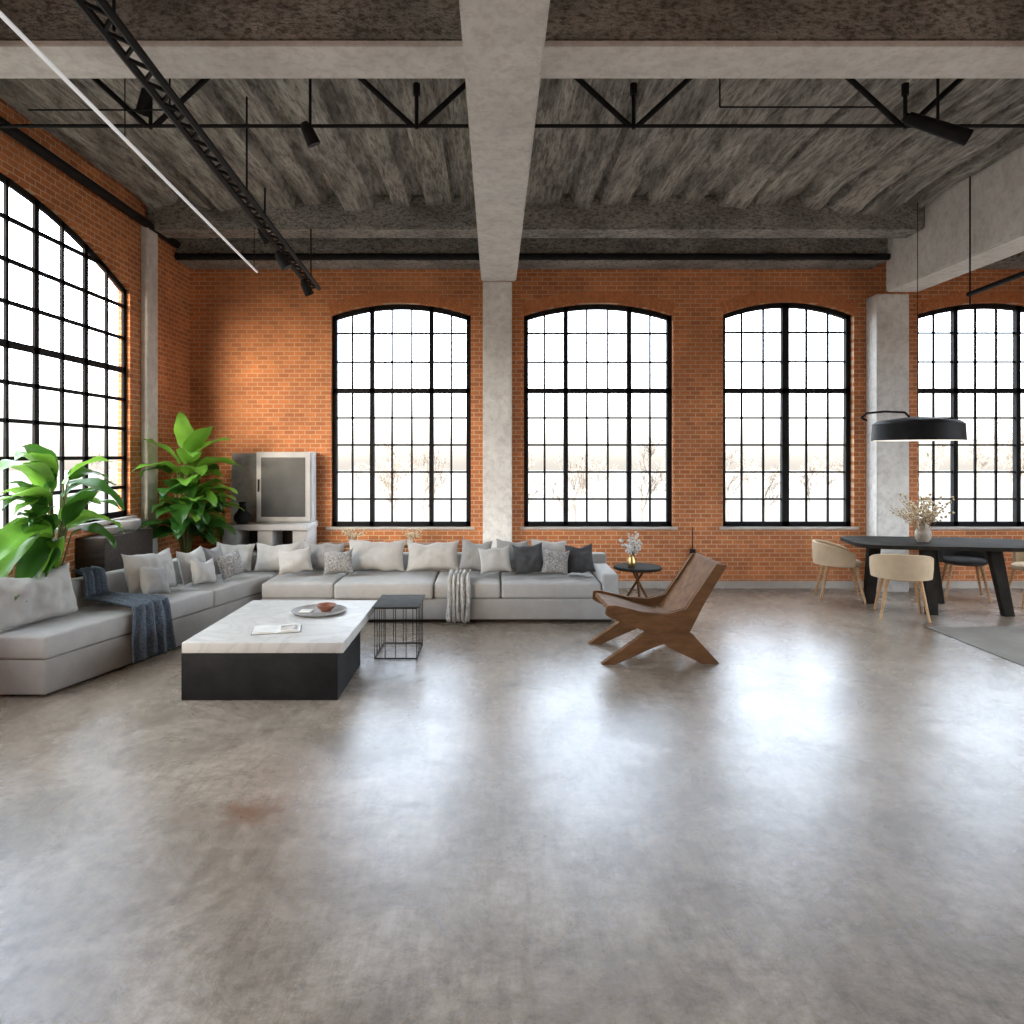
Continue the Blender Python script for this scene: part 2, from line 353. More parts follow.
# ceiling: flat-faced irregular board-marked panels with dark gaps
bm=bmesh.new()
addbox(bm,XL-.35,XR+.35,YF-.3,YB+.35,ZC,ZC+.2)
rr=random.Random(9)
for a,c in ((XL,-.17),(.26,4.80),(5.20,XR)):
    x=a+.02
    while x<c-.2:
        wd=min(rr.uniform(.24,.50),c-x-.01); dr=rr.uniform(.06,.15); tl=rr.uniform(-.04,.04)
        M_=16; K=4; rows=[]
        for j in range(M_+1):
            y=4.27+(7.82-4.27)*j/M_; t=j/M_
            dd=dr*(1+.2*noise.noise(Vector((x*3,y*1.1,5))))+.05*max(0,t-.85)*6
            row=[bm.verts.new((x,y,ZC+.01))]
            for q in range(K+1):
                s=q/K
                z=ZC-dd-tl*(s-.5)*2+.016*noise.noise(Vector((x+s*wd*6,y*2,1)))*1.5
                row.append(bm.verts.new((x+.035+(wd-.07)*s,y,min(z,ZC-.02))))
            row.append(bm.verts.new((x+wd,y,ZC+.01)))
            rows.append(row)
        for p,q in zip(rows[:-1],rows[1:]):
            for k_ in range(K+2): bm.faces.new((p[k_],p[k_+1],q[k_+1],q[k_]))
        x+=wd+rr.uniform(.03,.16)
bmobj('ceiling',bm,M_concslab,kind='structure')
tbox(-.17,.26,YF,YB-.35,3.83,ZC,M_conclight,'long pale concrete beam carried by the column',.015)
tbox(4.80,5.20,YF,8.6,3.70,ZC,M_conclight,'long pale concrete beam carried by the column',.015)
segs=((XL,-.17),(.26,4.80),(5.20,XR))
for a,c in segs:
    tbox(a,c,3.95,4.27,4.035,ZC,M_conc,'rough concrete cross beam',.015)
    tbox(a,c,3.94,4.28,4.0,4.034,M_conclight,'smooth cross beam underside, floor light put into its pale colour',.004)  # light bounced off the floor is put into this paler strip
    tbox(a,c,7.8,8.15,4.22,ZC,M_conc,'rough concrete cross beam',.02)
    tbox(a,c,8.55,8.95,4.07,ZC,M_conc,'rough concrete beam along the brick wall',.01)

# ------------------------------------------------------------------ ceiling steel
def truss(x0,x1,nodes):
    e=empty('roof_truss',((x0+x1)/2,5.0,4.05),label='slim black steel truss with v-shaped struts',cat='truss')
    cx=(x0+x1)/2
    tube('tie_rod',[(x0-cx,0,0),(x1-cx,0,0)],.013,M_black,parent=e)
    for n in nodes:
        n-=cx
        for s in(-1,1): tube('diagonal_strut',[(n+s*.03,0,0),(n+s*.62,0,.545)],.020,M_black,parent=e)
        bm=bmesh.new(); addtube(bm,(n,0,-.02),(n,0,.26),.014,seg=8); addtube(bm,(n,0,.22),(n,0,.30),.026,seg=8)
        bmobj('post',bm,M_black,parent=e)
truss(XL+.01,-.19,[-2.46,-.56])
truss(.28,4.78,[.99,2.93])
truss(5.22,XR-.02,[6.6])
e=empty('track_rail',(0,0,0),label='black lattice lighting rail hung under the ceiling',cat='track rail')
A=Vector((-1.80,1.5,3.87)); B=Vector((-2.06,8.0,3.6))
bm=bmesh.new()
for dx,dz in((-.05,0),(.05,0)):
    addtube(bm,A+Vector((dx,0,dz)),B+Vector((dx,0,dz)),.022,seg=6)
for i in range(60):
    t=i/60; t2=(i+1)/60; s=.05 if i%2 else -.05
    addtube(bm,A.lerp(B,t)+Vector((s,0,0)),A.lerp(B,t2)+Vector((-s,0,0)),.013,seg=5)
bmobj('rail',bm,M_black,parent=e)
for t in(.3,.62,.97):
    p=A.lerp(B,t); tube('hanger',[p,(p.x,p.y,ZC if not(7.8<p.y<8.15) else 4.22)],.008,M_black,parent=e)
e=empty('linear_tube_light',(0,0,0),label='long slim white tube light hung from the ceiling',cat='tube light')
bm=bmesh.new(); addtube(bm,(-2.24,1.9,3.8),(-2.72,8.0,3.79),.012,seg=10); bmobj('tube',bm,M_tube,parent=e)
for t in(.45,.98):
    p=Vector((-2.24,1.9,3.8)).lerp(Vector((-2.72,8.0,3.79)),t); tube('hanger',[p+Vector((0,0,.012)),(p.x,p.y,ZC if p.y<7.8 else 4.22)],.004,M_black,parent=e)
def pipe(pts,r,label):
    bm=bmesh.new()
    for a,c in zip(pts[:-1],pts[1:]): addtube(bm,a,c,r,seg=12)
    trim(bm,M_black,label,True)
pipe([(XL+.06,-1,4.36),(XL+.06,8.45,4.24)],.045,'black pipe running along the brick wall')
for a,c in((XL+.02,-.18),(.27,4.79)):
    pipe([(a,8.51,4.11),(c,8.51,4.11)],.04,'black pipe running along the wall beam')
pipe([(5.45,8.5,3.9),(5.40,4.5,3.98)],.05,'black pipe beside the concrete beam')
pipe([(5.75,8.5,3.65),(5.6,3.5,3.72)],.03,'black pipe beside the concrete beam')
pipe([(1.59,4.95,4.6),(1.59,4.95,4.16),(2.75,4.95,4.16)],.006,'thin black electrical conduit')
pipe([(-2.3,4.95,4.6),(-2.3,4.95,4.14),(-3.3,4.95,4.14)],.006,'thin black electrical conduit')
pipe([(4.75,7.0,4.6),(4.75,7.0,3.2)],.008,'thin black electrical conduit')
def spot(loc,tilt,az,L=.17,r=.05,drop=.1):
    e=empty('spotlight',loc,az,label='small black cylindrical ceiling spotlight',cat='spotlight',group='black ceiling spotlights')
    tube('bracket',[(0,0,drop),(0,0,0)],.010,M_black,parent=e)
    bm=bmesh.new(); d=Vector((math.cos(tilt),0,-math.sin(tilt)))
    addtube(bm,-d*L/2,d*L/2,r*.8,r,seg=16); addtube(bm,-d*(L/2+.03),-d*L/2,r*.5,r*.6,seg=12)
    bmobj('lamp_head',bm,M_black,smooth=True,parent=e)
spot((-2.50,5.0,4.22),1.0,2.4,drop=.38); spot((-1.32,5.0,3.98),1.1,.6,L=.13,drop=.62)
spot((-2.40,7.3,3.98),.9,.8,L=.14,drop=.62)
spot((-1.99,7.4,3.46),1.0,.9,L=.14,drop=.13); spot((-1.97,6.5,3.50),1.0,.2,L=.14,drop=.13)
spot((3.10,4.9,3.99),.45,-.25,L=.42,r=.055,drop=.61)

# ------------------------------------------------------------------ sofas
# the sofa under the tall window runs slightly oblique to the wall; its ends are cut square to the room
SH=.30; th=-math.atan(SH)
e=empty('sectional_sofa',(-3.15,4.9,0),0,label='long low grey linen sofa below the tall window',cat='sofa')
L=2.5
box('plinth',-.70,-.04,.05,L-.06,0,.02,M_darkwood,parent=e)
box('base',-.735,0,0,L,.018,.265,M_sofabase,bev=.012,parent=e)
box('backrest',-.735,-.60,0,L,.265,.66,M_sofa,bev=.025,parent=e)
for i,(a,c) in enumerate(((0,.86),(.86,1.68),(1.68,L))):
    puffy('seat_cushion',-.60,.012,a-(.01 if i==0 else -.004),c-.004,.268,.43,M_sofa,seed=i*3,bulge=.015,bev=.022,parent=e)
for o in e.children:
    for v in o.data.vertices: v.co.x+=SH*v.co.y
e=empty('sectional_sofa',(0,7.05,0),0,label='long low grey linen sofa with cushions along the back',cat='sofa')
box('base',-2.36,1.25,0,.9,.04,.25,M_sofabase,bev=.015,parent=e)
box('corner_base',-3.12,-2.365,.42,.9,.04,.25,M_sofabase,bev=.015,parent=e)
box('plinth',-2.3,1.18,.07,.83,0,.045,M_darkwood,parent=e)
box('backrest',-3.12,1.25,.76,.9,.25,.60,M_sofa,bev=.03,parent=e)
box('armrest',1.08,1.25,.0,.76,.25,.50,M_sofa,bev=.03,parent=e)
for i,(a,c,f) in enumerate(((-3.1,-2.36,.42),(-2.36,-1.62,0),(-1.62,-.62,-.04),(-.62,.06,0),(.06,1.075,0))):
    puffy('seat_cushion',a+.004,c-.004,f,.76,.25,.41,M_sofa,seed=i*5+20,bulge=.012,bev=.028,parent=e)

def pillow(loc,w,h,t,mat,az,lean,roll=0,label='light grey linen cushion on the sofa',seed=0):
    bm=bmesh.new(); n=20
    def P(i,j,s):
        u=-1+2*i/n; v=-1+2*j/n
        x=w/2*u*(1-.09*(1-v*v)); z=h/2*v*(1-.09*(1-u*u))
        th_=t/2*(max(0,1-u**2)**.42)*(max(0,1-v**2)**.42)
        q=Vector((x*6+seed*3.1,s*2.0,z*6))
        th_*=1+.36*noise.noise(q)+.28*noise.noise(q*2.7)
        return Vector((x,s*th_,z+.03*noise.noise(q*1.3)*(1-u*u)-.02*(1-u*u)*(v>0)*v))
    g=[[[None]*(n+1) for _ in range(n+1)] for _ in range(2)]
    for s in(0,1):
        for i in range(n+1):
            for j in range(n+1):
                if s==1 and (i in(0,n) or j in(0,n)): g[1][i][j]=g[0][i][j]; continue
                g[s][i][j]=bm.verts.new(P(i,j,-1 if s==0 else 1))
        for i in range(n):
            for j in range(n):
                bm.faces.new((g[s][i][j],g[s][i+1][j],g[s][i+1][j+1],g[s][i][j+1]))
    o=bmobj('cushion',bm,mat,smooth=True,label=label,cat='cushion',group='sofa cushions')
    R=Matrix.Rotation(az,4,'Z')@Matrix.Rotation(-lean,4,'X')@Matrix.Rotation(roll,4,'Y')
    lo=min((R@v.co).z for v in o.data.vertices)
    o.matrix_world=Matrix.Translation(Vector(loc)+Vector((0,0,-lo)))@R
    return o
zs=.433
LB={'l':'light linen cushion leaning on the sofa back','m':'mid grey cushion leaning on the sofa back','d':'charcoal cushion leaning on the sofa back','t':'speckled tweed cushion leaning on the sofa back'}
MM={'l':M_pillow_l,'m':M_pillow_m,'d':M_pillow_d,'t':M_pillow_t}
for i,(x,y,w_,h_,k,ro) in enumerate([
 (-2.86,7.68,.44,.31,'l',.05),(-2.38,7.68,.50,.32,'l',-.04),(-1.88,7.68,.46,.32,'m',.06),(-1.66,7.44,.32,.26,'t',-.1),
 (-1.30,7.68,.64,.35,'l',.02),(-.68,7.68,.58,.33,'l',-.03),(-.21,7.68,.34,.34,'m',.08),(.00,7.46,.34,.29,'l',-.1),
 (.18,7.70,.36,.34,'m',.06),(.36,7.48,.32,.32,'d',-.1),(.58,7.70,.40,.34,'l',.06),(.64,7.42,.28,.27,'t',.10),(.91,7.52,.30,.31,'d',-.08),(-2.12,7.44,.36,.26,'l',-.15)]):
    pillow((x,y-.02,zs),w_,h_,.15,MM[k],random.uniform(-.08,.08),.30,ro,LB[k],i)
def lp(x,y,z): return Vector((-3.15+x+SH*y,4.9+y,z))
for i,(x,y,w_,h_,k,ro,t_) in enumerate([(-.42,.36,.70,.40,'l',0,.2),(-.42,1.46,.58,.38,'l',.03,.18),(-.40,1.96,.36,.34,'l',-.04,.15),
     (-.22,1.26,.30,.27,'m',.1,.13),(-.42,2.28,.28,.32,'m',.05,.13),(-.18,1.80,.30,.25,'l',.1,.12),(-.18,2.18,.34,.26,'t',-.1,.12)]):
    p=lp(x,y,.455); pillow(p,w_,h_,t_,MM[k],th+math.pi/2,.26,ro,LB[k],i+30)

def throw(name,path,width,mat,M,label,folds=5,amp=.012,flare=0):
    n=24; bm=bmesh.new(); pts=[Vector(p) for p in path]
    seg=[]
    for a,c in zip(pts[:-1],pts[1:]):
        k=max(1,int((c-a).length/.03))
        for j in range(k): seg.append(a.lerp(c,j/k))
    seg.append(pts[-1]); m=len(seg); rows=[]
    for i,p in enumerate(seg):
        a=seg[max(0,i-1)]; c=seg[min(m-1,i+1)]; d=(c-a).normalized(); nr=Vector((-d.y,d.x))
        if nr.y<0 and abs(nr.y)>abs(nr.x): nr=-nr
        if abs(nr.x)>=abs(nr.y) and nr.x<0: nr=-nr
        row=[]
        for j in range(n+1):
            v=j/n-.5; f=amp*(1+math.sin(v*folds*2*math.pi+i*.05+noise.noise(Vector((v*3,i*.1,0)))*2))
            wv=v*(width+flare*i/m)+.02*noise.noise(Vector((i*.15,v,3)))
            q=p+nr*f
            if i==m-1: q.y+=.03*noise.noise(Vector((j*.7,2,1)))
            row.append(bm.verts.new((q.x,wv,q.y)))
        rows.append(row)
    for a,c in zip(rows[:-1],rows[1:]):
        for j in range(n): bm.faces.new((a[j],a[j+1],c[j+1],c[j]))
    o=bmobj(name,bm,mat,smooth=True,label=label,cat='throw blanket')
    o.matrix_world=M
    s=o.modifiers.new('s','SOLIDIFY'); s.thickness=.012; s.offset=1
    return o
throw('throw_blanket',[(-.64,.70),(-.56,.69),(-.51,.49),(-.2,.472),(.025,.46),(.05,.30),(.06,.05)],.22,M_throw_b,Matrix.Translation(lp(0,.88,0))@Matrix.Rotation(th,4,'Z'),'dark blue grey knitted throw draped over the sofa seat',folds=4,amp=.018,flare=.26)
throw('throw_blanket',[(-.30,.455),(-.02,.45),(.03,.36),(.035,.04)],.22,M_throw_w,Matrix.Translation((-.37,7.03,0))@Matrix.Rotation(-math.pi/2,4,'Z'),'chunky cream knitted throw hanging over the sofa front',folds=5,amp=.02)

# ------------------------------------------------------------------ coffee table
e=empty('coffee_table',(-1.62,5.55,0),0,label='low black block coffee table with white marble top',cat='coffee table')
box('base',-.555,.53,-.70,.12,0,.325,M_black,bev=.004,parent=e)
box('rear_support',-.35,.30,.38,.60,0,.325,M_black,bev=.004,parent=e)
box('table_top',-.55,.57,-.705,.72,.327,.40,M_marble,bev=.005,parent=e)
e=empty('wire_side_table',(-.80,6.02,0),0,label='small black wire frame side table with thin dark top',cat='side table')
box('table_top',-.22,.17,-.22,.3,.432,.440,M_darktop,bev=.002,parent=e)
bm=bmesh.new()
for x in [-.20+.087*i for i in range(5)]:
    for y in(-.2,.28): addtube(bm,(x,y,.012),(x,y,.432),.0035,seg=6)
for y in [-.2+.12*i for i in range(5)]:
    for x in(-.20,.148): addtube(bm,(x,y,.012),(x,y,.432),.0035,seg=6)
for z in(.008,.425):
    for a,c in(((-.20,-.2),(.148,-.2)),((.148,-.2),(.148,.28)),((.148,.28),(-.20,.28)),((-.20,.28),(-.20,-.2))): addtube(bm,(*a,z),(*c,z),.006,seg=6)
bmobj('wire_frame',bm,M_black,parent=e)
ZT=.4015
e=empty('open_magazine',(-1.62,5.2,ZT),.25,label='open magazine lying on the marble coffee table',cat='magazine')
bm=bmesh.new()
for s in(-1,1):
    pr=[]
    for i in range(9):
        t=i/8; pr.append((s*t*.17,.012*math.sin(t*math.pi*.9)+.004))
    for (x0,z0),(x1,z1) in zip(pr[:-1],pr[1:]):
        vs=[bm.verts.new(c) for c in((x0,-.11,z0),(x1,-.11,z1),(x1,.11,z1),(x0,.11,z0))]; bm.faces.new(vs)
        vs=[bm.verts.new(c) for c in((x0,-.11,0),(x1,-.11,0),(x1,-.11,z1),(x0,-.11,z0))]; bm.faces.new(vs)
bmobj('pages',bm,M_paper,parent=e)
box('cover',-.175,.175,-.115,.115,-.0005,.001,M_darkwood,parent=e)
box('picture',.03,.14,-.08,.06,.0165,.0172,M_photo,parent=e)
e=empty('serving_tray',(-1.45,5.78,ZT),.1,label='round grey tray on the marble coffee table',cat='tray')
latheobj('tray_body',[(0,0),(.2,0),(.225,.022),(.218,.024),(.195,.008),(0,.008)],M_tray,parent=e)
latheobj('bowl',[(0,0),(.04,0),(.085,.05),(.08,.052),(.035,.008),(0,.008)],M_bowl,c=(-1.40,5.80,ZT+.009),label='small terracotta bowl standing on the tray',cat='bowl')
box('coaster',-1.60,-1.50,5.70,5.80,ZT+.009,ZT+.022,M_paper,bev=.003,label='small pale coaster stack on the tray',cat='coaster')

# ------------------------------------------------------------------ lounge chair
e=empty('lounge_chair',(.90,5.68,0),math.radians(2),label='angular walnut plywood lounge chair on concrete floor',cat='lounge chair')
W=.66
prismobj('seat',[(.02,.43),(.03,.465),(.20,.43),(.38,.375),(.52,.345),(.64,.36),(.66,.31),(.62,.28),(.45,.30)],.045,W-.045,M_walnut,parent=e)
prismobj('backrest',[(.57,.34),(.60,.28),(.665,.28),(.98,.78),(.97,.81),(.93,.81),(.73,.51),(.63,.38)],.0455,W-.0455,M_walnut,parent=e)
for y in(0,W-.045):
    prismobj('side_panel',[(.0,.40),(.01,.475),(.08,.478),(.30,.425),(.50,.40),(.66,.44),(.91,.81),(1.00,.80),(.81,.49),(.68,.235),(.50,.195),(.36,.25),(.04,.375)],y,y+.045,M_walnut,parent=e)
    prismobj('leg',[(-.04,0),(.08,0),(.40,.14),(.58,.19),(.52,.275),(.34,.265)],y-.010,y+.055,M_walnut,parent=e)
    prismobj('leg',[(.93,0),(.79,.0),(.50,.14),(.41,.22),(.60,.29),(.70,.25)],y-.016,y+.061,M_walnut,parent=e)

# ------------------------------------------------------------------ side table
e=empty('side_table',(1.58,7.75,0),0,label='round dark wooden side table beside the sofa',cat='side table')
latheobj('table_top',[(0,.44),(.26,.44),(.27,.455),(.26,.47),(0,.47)],M_tabletop,parent=e)
for i in range(3):
    a=i*2.094+.5; tube('leg',[(.2*math.cos(a),.2*math.sin(a),0),(-.08*math.cos(a),-.08*math.sin(a),.44)],.014,M_walnut,parent=e)
def dryflowers(e,h,spread,n,mat,seed=1,base=.1,kr=.012):
    rnd=random.Random(seed); bm=bmesh.new(); bf=bmesh.new()
    for i in range(n):
        a=rnd.uniform(0,6.28); s=spread*rnd.uniform(.2,1); hh=h*rnd.uniform(.6,1)
        p=Vector((0,0,base)); m=Vector((s*.4*math.cos(a),s*.4*math.sin(a),base+hh*.55)); q=Vector((s*math.cos(a),s*math.sin(a),base+hh))
        addtube(bm,p,m,.0025,seg=4); addtube(bm,m,q,.002,seg=4)
        for k in range(7):
            t=k/6; c=m.lerp(q,t)+Vector([rnd.uniform(-.025,.025) for _ in range(3)])
            bmesh.ops.create_icosphere(bf,subdivisions=1,radius=kr*rnd.uniform(.5,1.2),matrix=Matrix.Translation(c))
    bmobj('stems',bm,M_twig,parent=e,kind='stuff'); bmobj('flower_heads',bf,mat,parent=e,kind='stuff')
vprof=[(0,0),(.045,0),(.065,.03),(.07,.08),(.045,.14),(.035,.17),(.042,.185),(.036,.185),(.03,.165),(.03,.02),(0,.02)]
def vase(loc,s,mat,label,h,spread,n,fm,seed,kr=.012):
    e=empty('flower_vase',loc,label=label,cat='vase')
    latheobj('vase_body',[(a*s,b*s) for a,b in vprof],mat,parent=e)
    dryflowers(e,h,spread,n,fm,seed=seed,base=.03*s,kr=kr)
vase((1.50,7.70,.47),.7,M_gold,'small brass vase with pale dried flowers',.36,.11,14,M_paper,3,.017)
e=empty('console_table',(-1.35,8.45,0),0,label='slim dark console table behind the sofa',cat='console table')
box('table_top',-.8,.8,-.14,.14,.60,.63,M_walnut,bev=.004,parent=e)
for x in(-.75,.75):
    for y in(-.11,.11): box('leg',x-.02,x+.02,y-.02,y+.02,0,.60,M_darkwood,parent=e)
vase((-1.72,8.42,.63),.5,M_ceram,'small clay vase with tiny dried flowers under the window',.17,.18,14,M_dry,5)
vase((-1.02,8.42,.63),.5,M_paper,'small pale vase with tiny dried flowers',.16,.22,16,M_dry,6)

# ------------------------------------------------------------------ cabinet
e=empty('display_cabinet',(-2.74,8.62,0),0,label='pale grey cabinet with glass door on a stepped plinth',cat='cabinet')
box('plinth',-.50,.47,-.24,.24,0,.50,M_white,bev=.01,parent=e)
box('mantel_shelf',-.54,.50,-.28,.26,.80,.87,M_white,bev=.008,parent=e)
for x in(-.44,-.02,.40): box('stub_pillar',x-.09,x+.09,-.22,.22,.50,.80,M_white,bev=.005,parent=e)
box('back_panel',-.5,.46,.19,.23,.50,.80,M_darkwood,parent=e)
box('body',-.20,.48,.0,.24,.87,1.74,M_white,bev=.01,parent=e)
box('door_frame',-.19,.47,-.025,-.002,.89,1.725,M_white,bev=.005,parent=e)
box('door_glass',-.13,.41,-.032,-.026,.94,1.67,M_glass,parent=e)
tube('door_handle',[(-.16,-.045,1.25),(-.16,-.045,1.40)],.008,M_black,parent=e)
bm=bmesh.new(); addbox(bm,-.15,.15,-.012,.012,0,.86)
o=bmobj('leaning_mirror',bm,M_tray,label='frameless grey mirror leaning on the cabinet shelf',cat='mirror'); o.location=(-3.11,8.66,.872); o.rotation_euler=(-.18,0,.25)
e=empty('black_vase',(-3.05,8.45,.872),label='squat black vase on the cabinet shelf',cat='vase')
latheobj('vase_body',[(0,0),(.06,0),(.1,.05),(.1,.1),(.05,.16),(.035,.24),(.05,.26),(.03,.25),(0,.2)],M_black,parent=e)
e=empty('sideboard',(-3.75,6.95,0),0,label='dark wooden sideboard under the tall window',cat='sideboard')
box('body',-.14,.13,-.46,.46,.06,.93,M_darkwood,bev=.006,parent=e)
for y in(-.42,.42): box('leg',-.12,.11,y-.03,y+.03,0,.06,M_black,parent=e)
latheobj('felt_bowl',[(0,0),(.08,0),(.12,.05),(.125,.1),(.11,.11),(.1,.05),(0,.02)],M_pillow_m,c=(-3.75,7.15,.932),label='soft grey felt bowl on the sideboard',cat='bowl')
latheobj('felt_bowl',[(0,0),(.06,0),(.10,.04),(.105,.07),(.09,.075),(.08,.04),(0,.02)],M_pillow_m,c=(-3.75,6.82,.932),label='low grey felt bowl on the sideboard',cat='bowl')

# ------------------------------------------------------------------ plants
def leaf(bm,base,az,el,L,Wd,droop,roll=0,xmin=None):
    n=10; d=Vector((math.cos(az)*math.cos(el),math.sin(az)*math.cos(el),math.sin(el))); p=Vector(base)
    side=Vector((-math.sin(az),math.cos(az),0)); side=(Matrix.Rotation(roll,3,d)@side); rows=[]
    hd=Vector((math.cos(az),math.sin(az),0)); e_=el
    for i in range(n+1):
        t=i/n; dd=hd*math.cos(e_)+Vector((0,0,math.sin(e_))); up=side.cross(dd).normalized()
        if up.z<0: up=-up
        w_=Wd*(math.sin(math.pi*min(1,t**.75*.98+.02))**.8)*.5+.002
        row=[]
        for k,(s,lift) in enumerate(((-1,.16),(-.5,.11),(0,0),(.5,.11),(1,.16))):
            q=p+side*s*w_+up*(lift*w_*(1.6)+.012*math.sin(t*14+s*2)*abs(s))
            if xmin is not None and q.x<xmin: q.x=xmin
            row.append(bm.verts.new(q))
        rows.append(row); p=p+dd*L/n; e_-=droop/n
    for a,c in zip(rows[:-1],rows[1:]):
        for j in range(4): bm.faces.new((a[j],a[j+1],c[j+1],c[j]))
def plant(loc,pr,ph,specs,label,rnd,xmin):
    e=empty('potted_plant',loc,label=label,cat='plant')
    latheobj('pot',[(0,0),(pr*.75,0),(pr,ph),(pr*.9,ph),(pr*.86,ph-.03),(0,ph-.03)],M_pot,parent=e)
    latheobj('soil',[(0,ph-.028),(pr*.86,ph-.028)],M_soil,parent=e)
    bs=bmesh.new(); bl=bmesh.new(); bd=bmesh.new()
    for (az,el,L_,W_,dr,z0,off,dark) in specs:
        b0=Vector((0,0,ph-.05)); st=Vector((off*math.cos(az),off*math.sin(az),z0))
        mid=Vector((st.x*.35,st.y*.35,(ph+z0)/2))
        addtube(bs,b0,mid,.012,.01,seg=6); addtube(bs,mid,st,.01,.006,seg=6)
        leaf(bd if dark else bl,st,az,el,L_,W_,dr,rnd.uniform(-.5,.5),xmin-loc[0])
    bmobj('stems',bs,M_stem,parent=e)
    for b_,m,nm in((bl,M_leaf,'leaves'),(bd,M_leafd,'dark_leaves')):  # second mesh takes the darker green leaf material
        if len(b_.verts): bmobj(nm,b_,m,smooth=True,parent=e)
        else: b_.free()
rnd=random.Random(11)
sp=[]
for i in range(24):
    az=rnd.choice([rnd.uniform(-1.6,-.9),rnd.uniform(-1.7,-1.2),rnd.uniform(.9,1.6),rnd.uniform(-.9,.9)])
    z0=rnd.uniform(.95,1.55); sp.append((az,rnd.uniform(.1,1.15),rnd.uniform(.45,.65),rnd.uniform(.14,.19),rnd.uniform(.6,1.8),z0,rnd.uniform(.04,.18),rnd.random()<.35))
sp+=[(-1.35,.55,1.05,.20,1.0,1.45,.1,False),(-1.45,.1,1.0,.22,.9,1.12,.12,False),(-1.3,.85,.85,.20,1.3,1.45,.1,False),(-1.4,.4,.9,.22,1.6,.98,.12,False),(-1.2,.1,.9,.2,1.0,.92,.12,False),(-1.1,.15,.7,.20,1.0,.95,.12,True),(1.2,.9,.55,.2,1.2,1.45,.08,False),(-1.4,.3,1.1,.22,.7,1.30,.1,False),(-1.25,.0,1.0,.2,.8,1.0,.1,True)]
plant((-3.76,5.98,0),.115,.40,sp,'bright green broad-leaved plant behind the sofa',rnd,XL+.02)
sp=[]
for i in range(40):
    az=rnd.uniform(-2.4,2.0); z0=rnd.uniform(.80,1.55); up=(z0-.75)/.9
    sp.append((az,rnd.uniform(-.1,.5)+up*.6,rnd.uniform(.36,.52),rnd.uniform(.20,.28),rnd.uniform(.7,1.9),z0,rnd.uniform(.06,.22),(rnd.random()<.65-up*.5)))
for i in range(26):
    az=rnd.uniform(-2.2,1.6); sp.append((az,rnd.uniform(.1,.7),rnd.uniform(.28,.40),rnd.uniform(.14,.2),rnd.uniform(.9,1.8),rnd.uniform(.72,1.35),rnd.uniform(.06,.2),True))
sp+=[(-1.4,1.3,.46,.24,.35,1.76,.03,False),(-2.4,.95,.58,.24,1.0,1.60,.06,False),(.0,.95,.55,.24,1.0,1.62,.06,False),(-2.0,.5,.6,.24,1.0,1.5,.1,False),(.3,.5,.52,.22,1.1,1.55,.12,False),(-1.0,.8,.5,.26,1.4,1.6,.08,False),(-.4,1.15,.52,.22,.8,1.66,.06,False),(1.2,1.1,.5,.24,.7,1.62,.06,False)]
plant((-3.50,7.90,0),.17,.45,sp,'tall bushy green leafy plant in the corner behind the sofa',rnd,XL+.12)

# ------------------------------------------------------------------ dining set
e=empty('dining_table',(4.97,7.75,0),0,label='dark dining table with slanted slab legs',cat='dining table')
bm=bmesh.new(); n=64; ring=[]
ro=math.radians(-9)
for i in range(n):
    t=2*math.pi*i/n; c,s=math.cos(t),math.sin(t)
    x=1.0*math.copysign(abs(c)**.35,c); y=.46*math.copysign(abs(s)**.35,s)
    ring.append((x*math.cos(ro)-y*math.sin(ro),x*math.sin(ro)+y*math.cos(ro)))
a=[bm.verts.new((x,y,.70)) for x,y in ring]; c=[bm.verts.new((x,y,.74)) for x,y in ring]
bm.faces.new(a[::-1]); bm.faces.new(c)
for i in range(n): bm.faces.new((a[i],a[(i+1)%n],c[(i+1)%n],c[i]))
bmobj('table_top',bm,M_tabletop,parent=e)
for (x,y,dx) in((-.34,-.30,.04),(.40,-.36,.13),(-.67,.28,-.06),(.08,.28,.1)):
    prismobj('leg',[(x-.07-dx*.8,.70),(x+.07-dx*.8,.70),(x+.06+dx*.3,0),(x-.05+dx*.3,0)],y-.035,y+.035,M_tabletop,parent=e)
def dchair(loc,rot,mat,label):
    e=empty('dining_chair',loc,rot,label=label,cat='chair',group='dining chairs')
    latheobj('seat',[(0,.40),(.20,.40),(.235,.42),(.235,.45),(.21,.47),(0,.475)],mat,parent=e)
    bm=bmesh.new(); K=20; rows=[]
    for i in range(K+1):
        a=math.radians(-115+230*i/K); f=math.cos(a/1.45)
        zt=.53+.16*max(0,f)**.7; zb=.42
        for_=[]
        for (r_,z) in((.245,zb),(.285,zb),(.295,(zb+zt)/2),(.295,zt-.01),(.28,zt),(.262,zt-.01),(.255,(zb+zt)/2)):
            for_.append(bm.verts.new((-r_*math.cos(a),r_*math.sin(a),z)))
        rows.append(for_)
    for p,q in zip(rows[:-1],rows[1:]):
        for j in range(7): bm.faces.new((p[j],p[(j+1)%7],q[(j+1)%7],q[j]))
    bm.faces.new(rows[0]); bm.faces.new(rows[-1][::-1])
    bmobj('backrest',bm,mat,smooth=True,parent=e)
    for sx in(-1,1):
        for sy in(-1,1):
            bm=bmesh.new(); addtube(bm,(sx*.235,sy*.22,0),(sx*.15,sy*.15,.405),.012,.022,seg=10)
            bmobj('leg',bm,M_oak,smooth=True,parent=e)
    return e
c1=dchair((4.06,8.25,0),-.3,M_cream,'cream tub dining chair with oak legs at the table end')
copything(c1,(4.28,7.38,0),1.2,'cream tub dining chair with oak legs pulled to the table')
dchair((5.60,8.36,0),-2.0,M_darkseat,'dark tub dining chair with oak legs behind the table')
copything(c1,(6.10,7.88,0),2.9,'cream tub dining chair with oak legs at the far end')
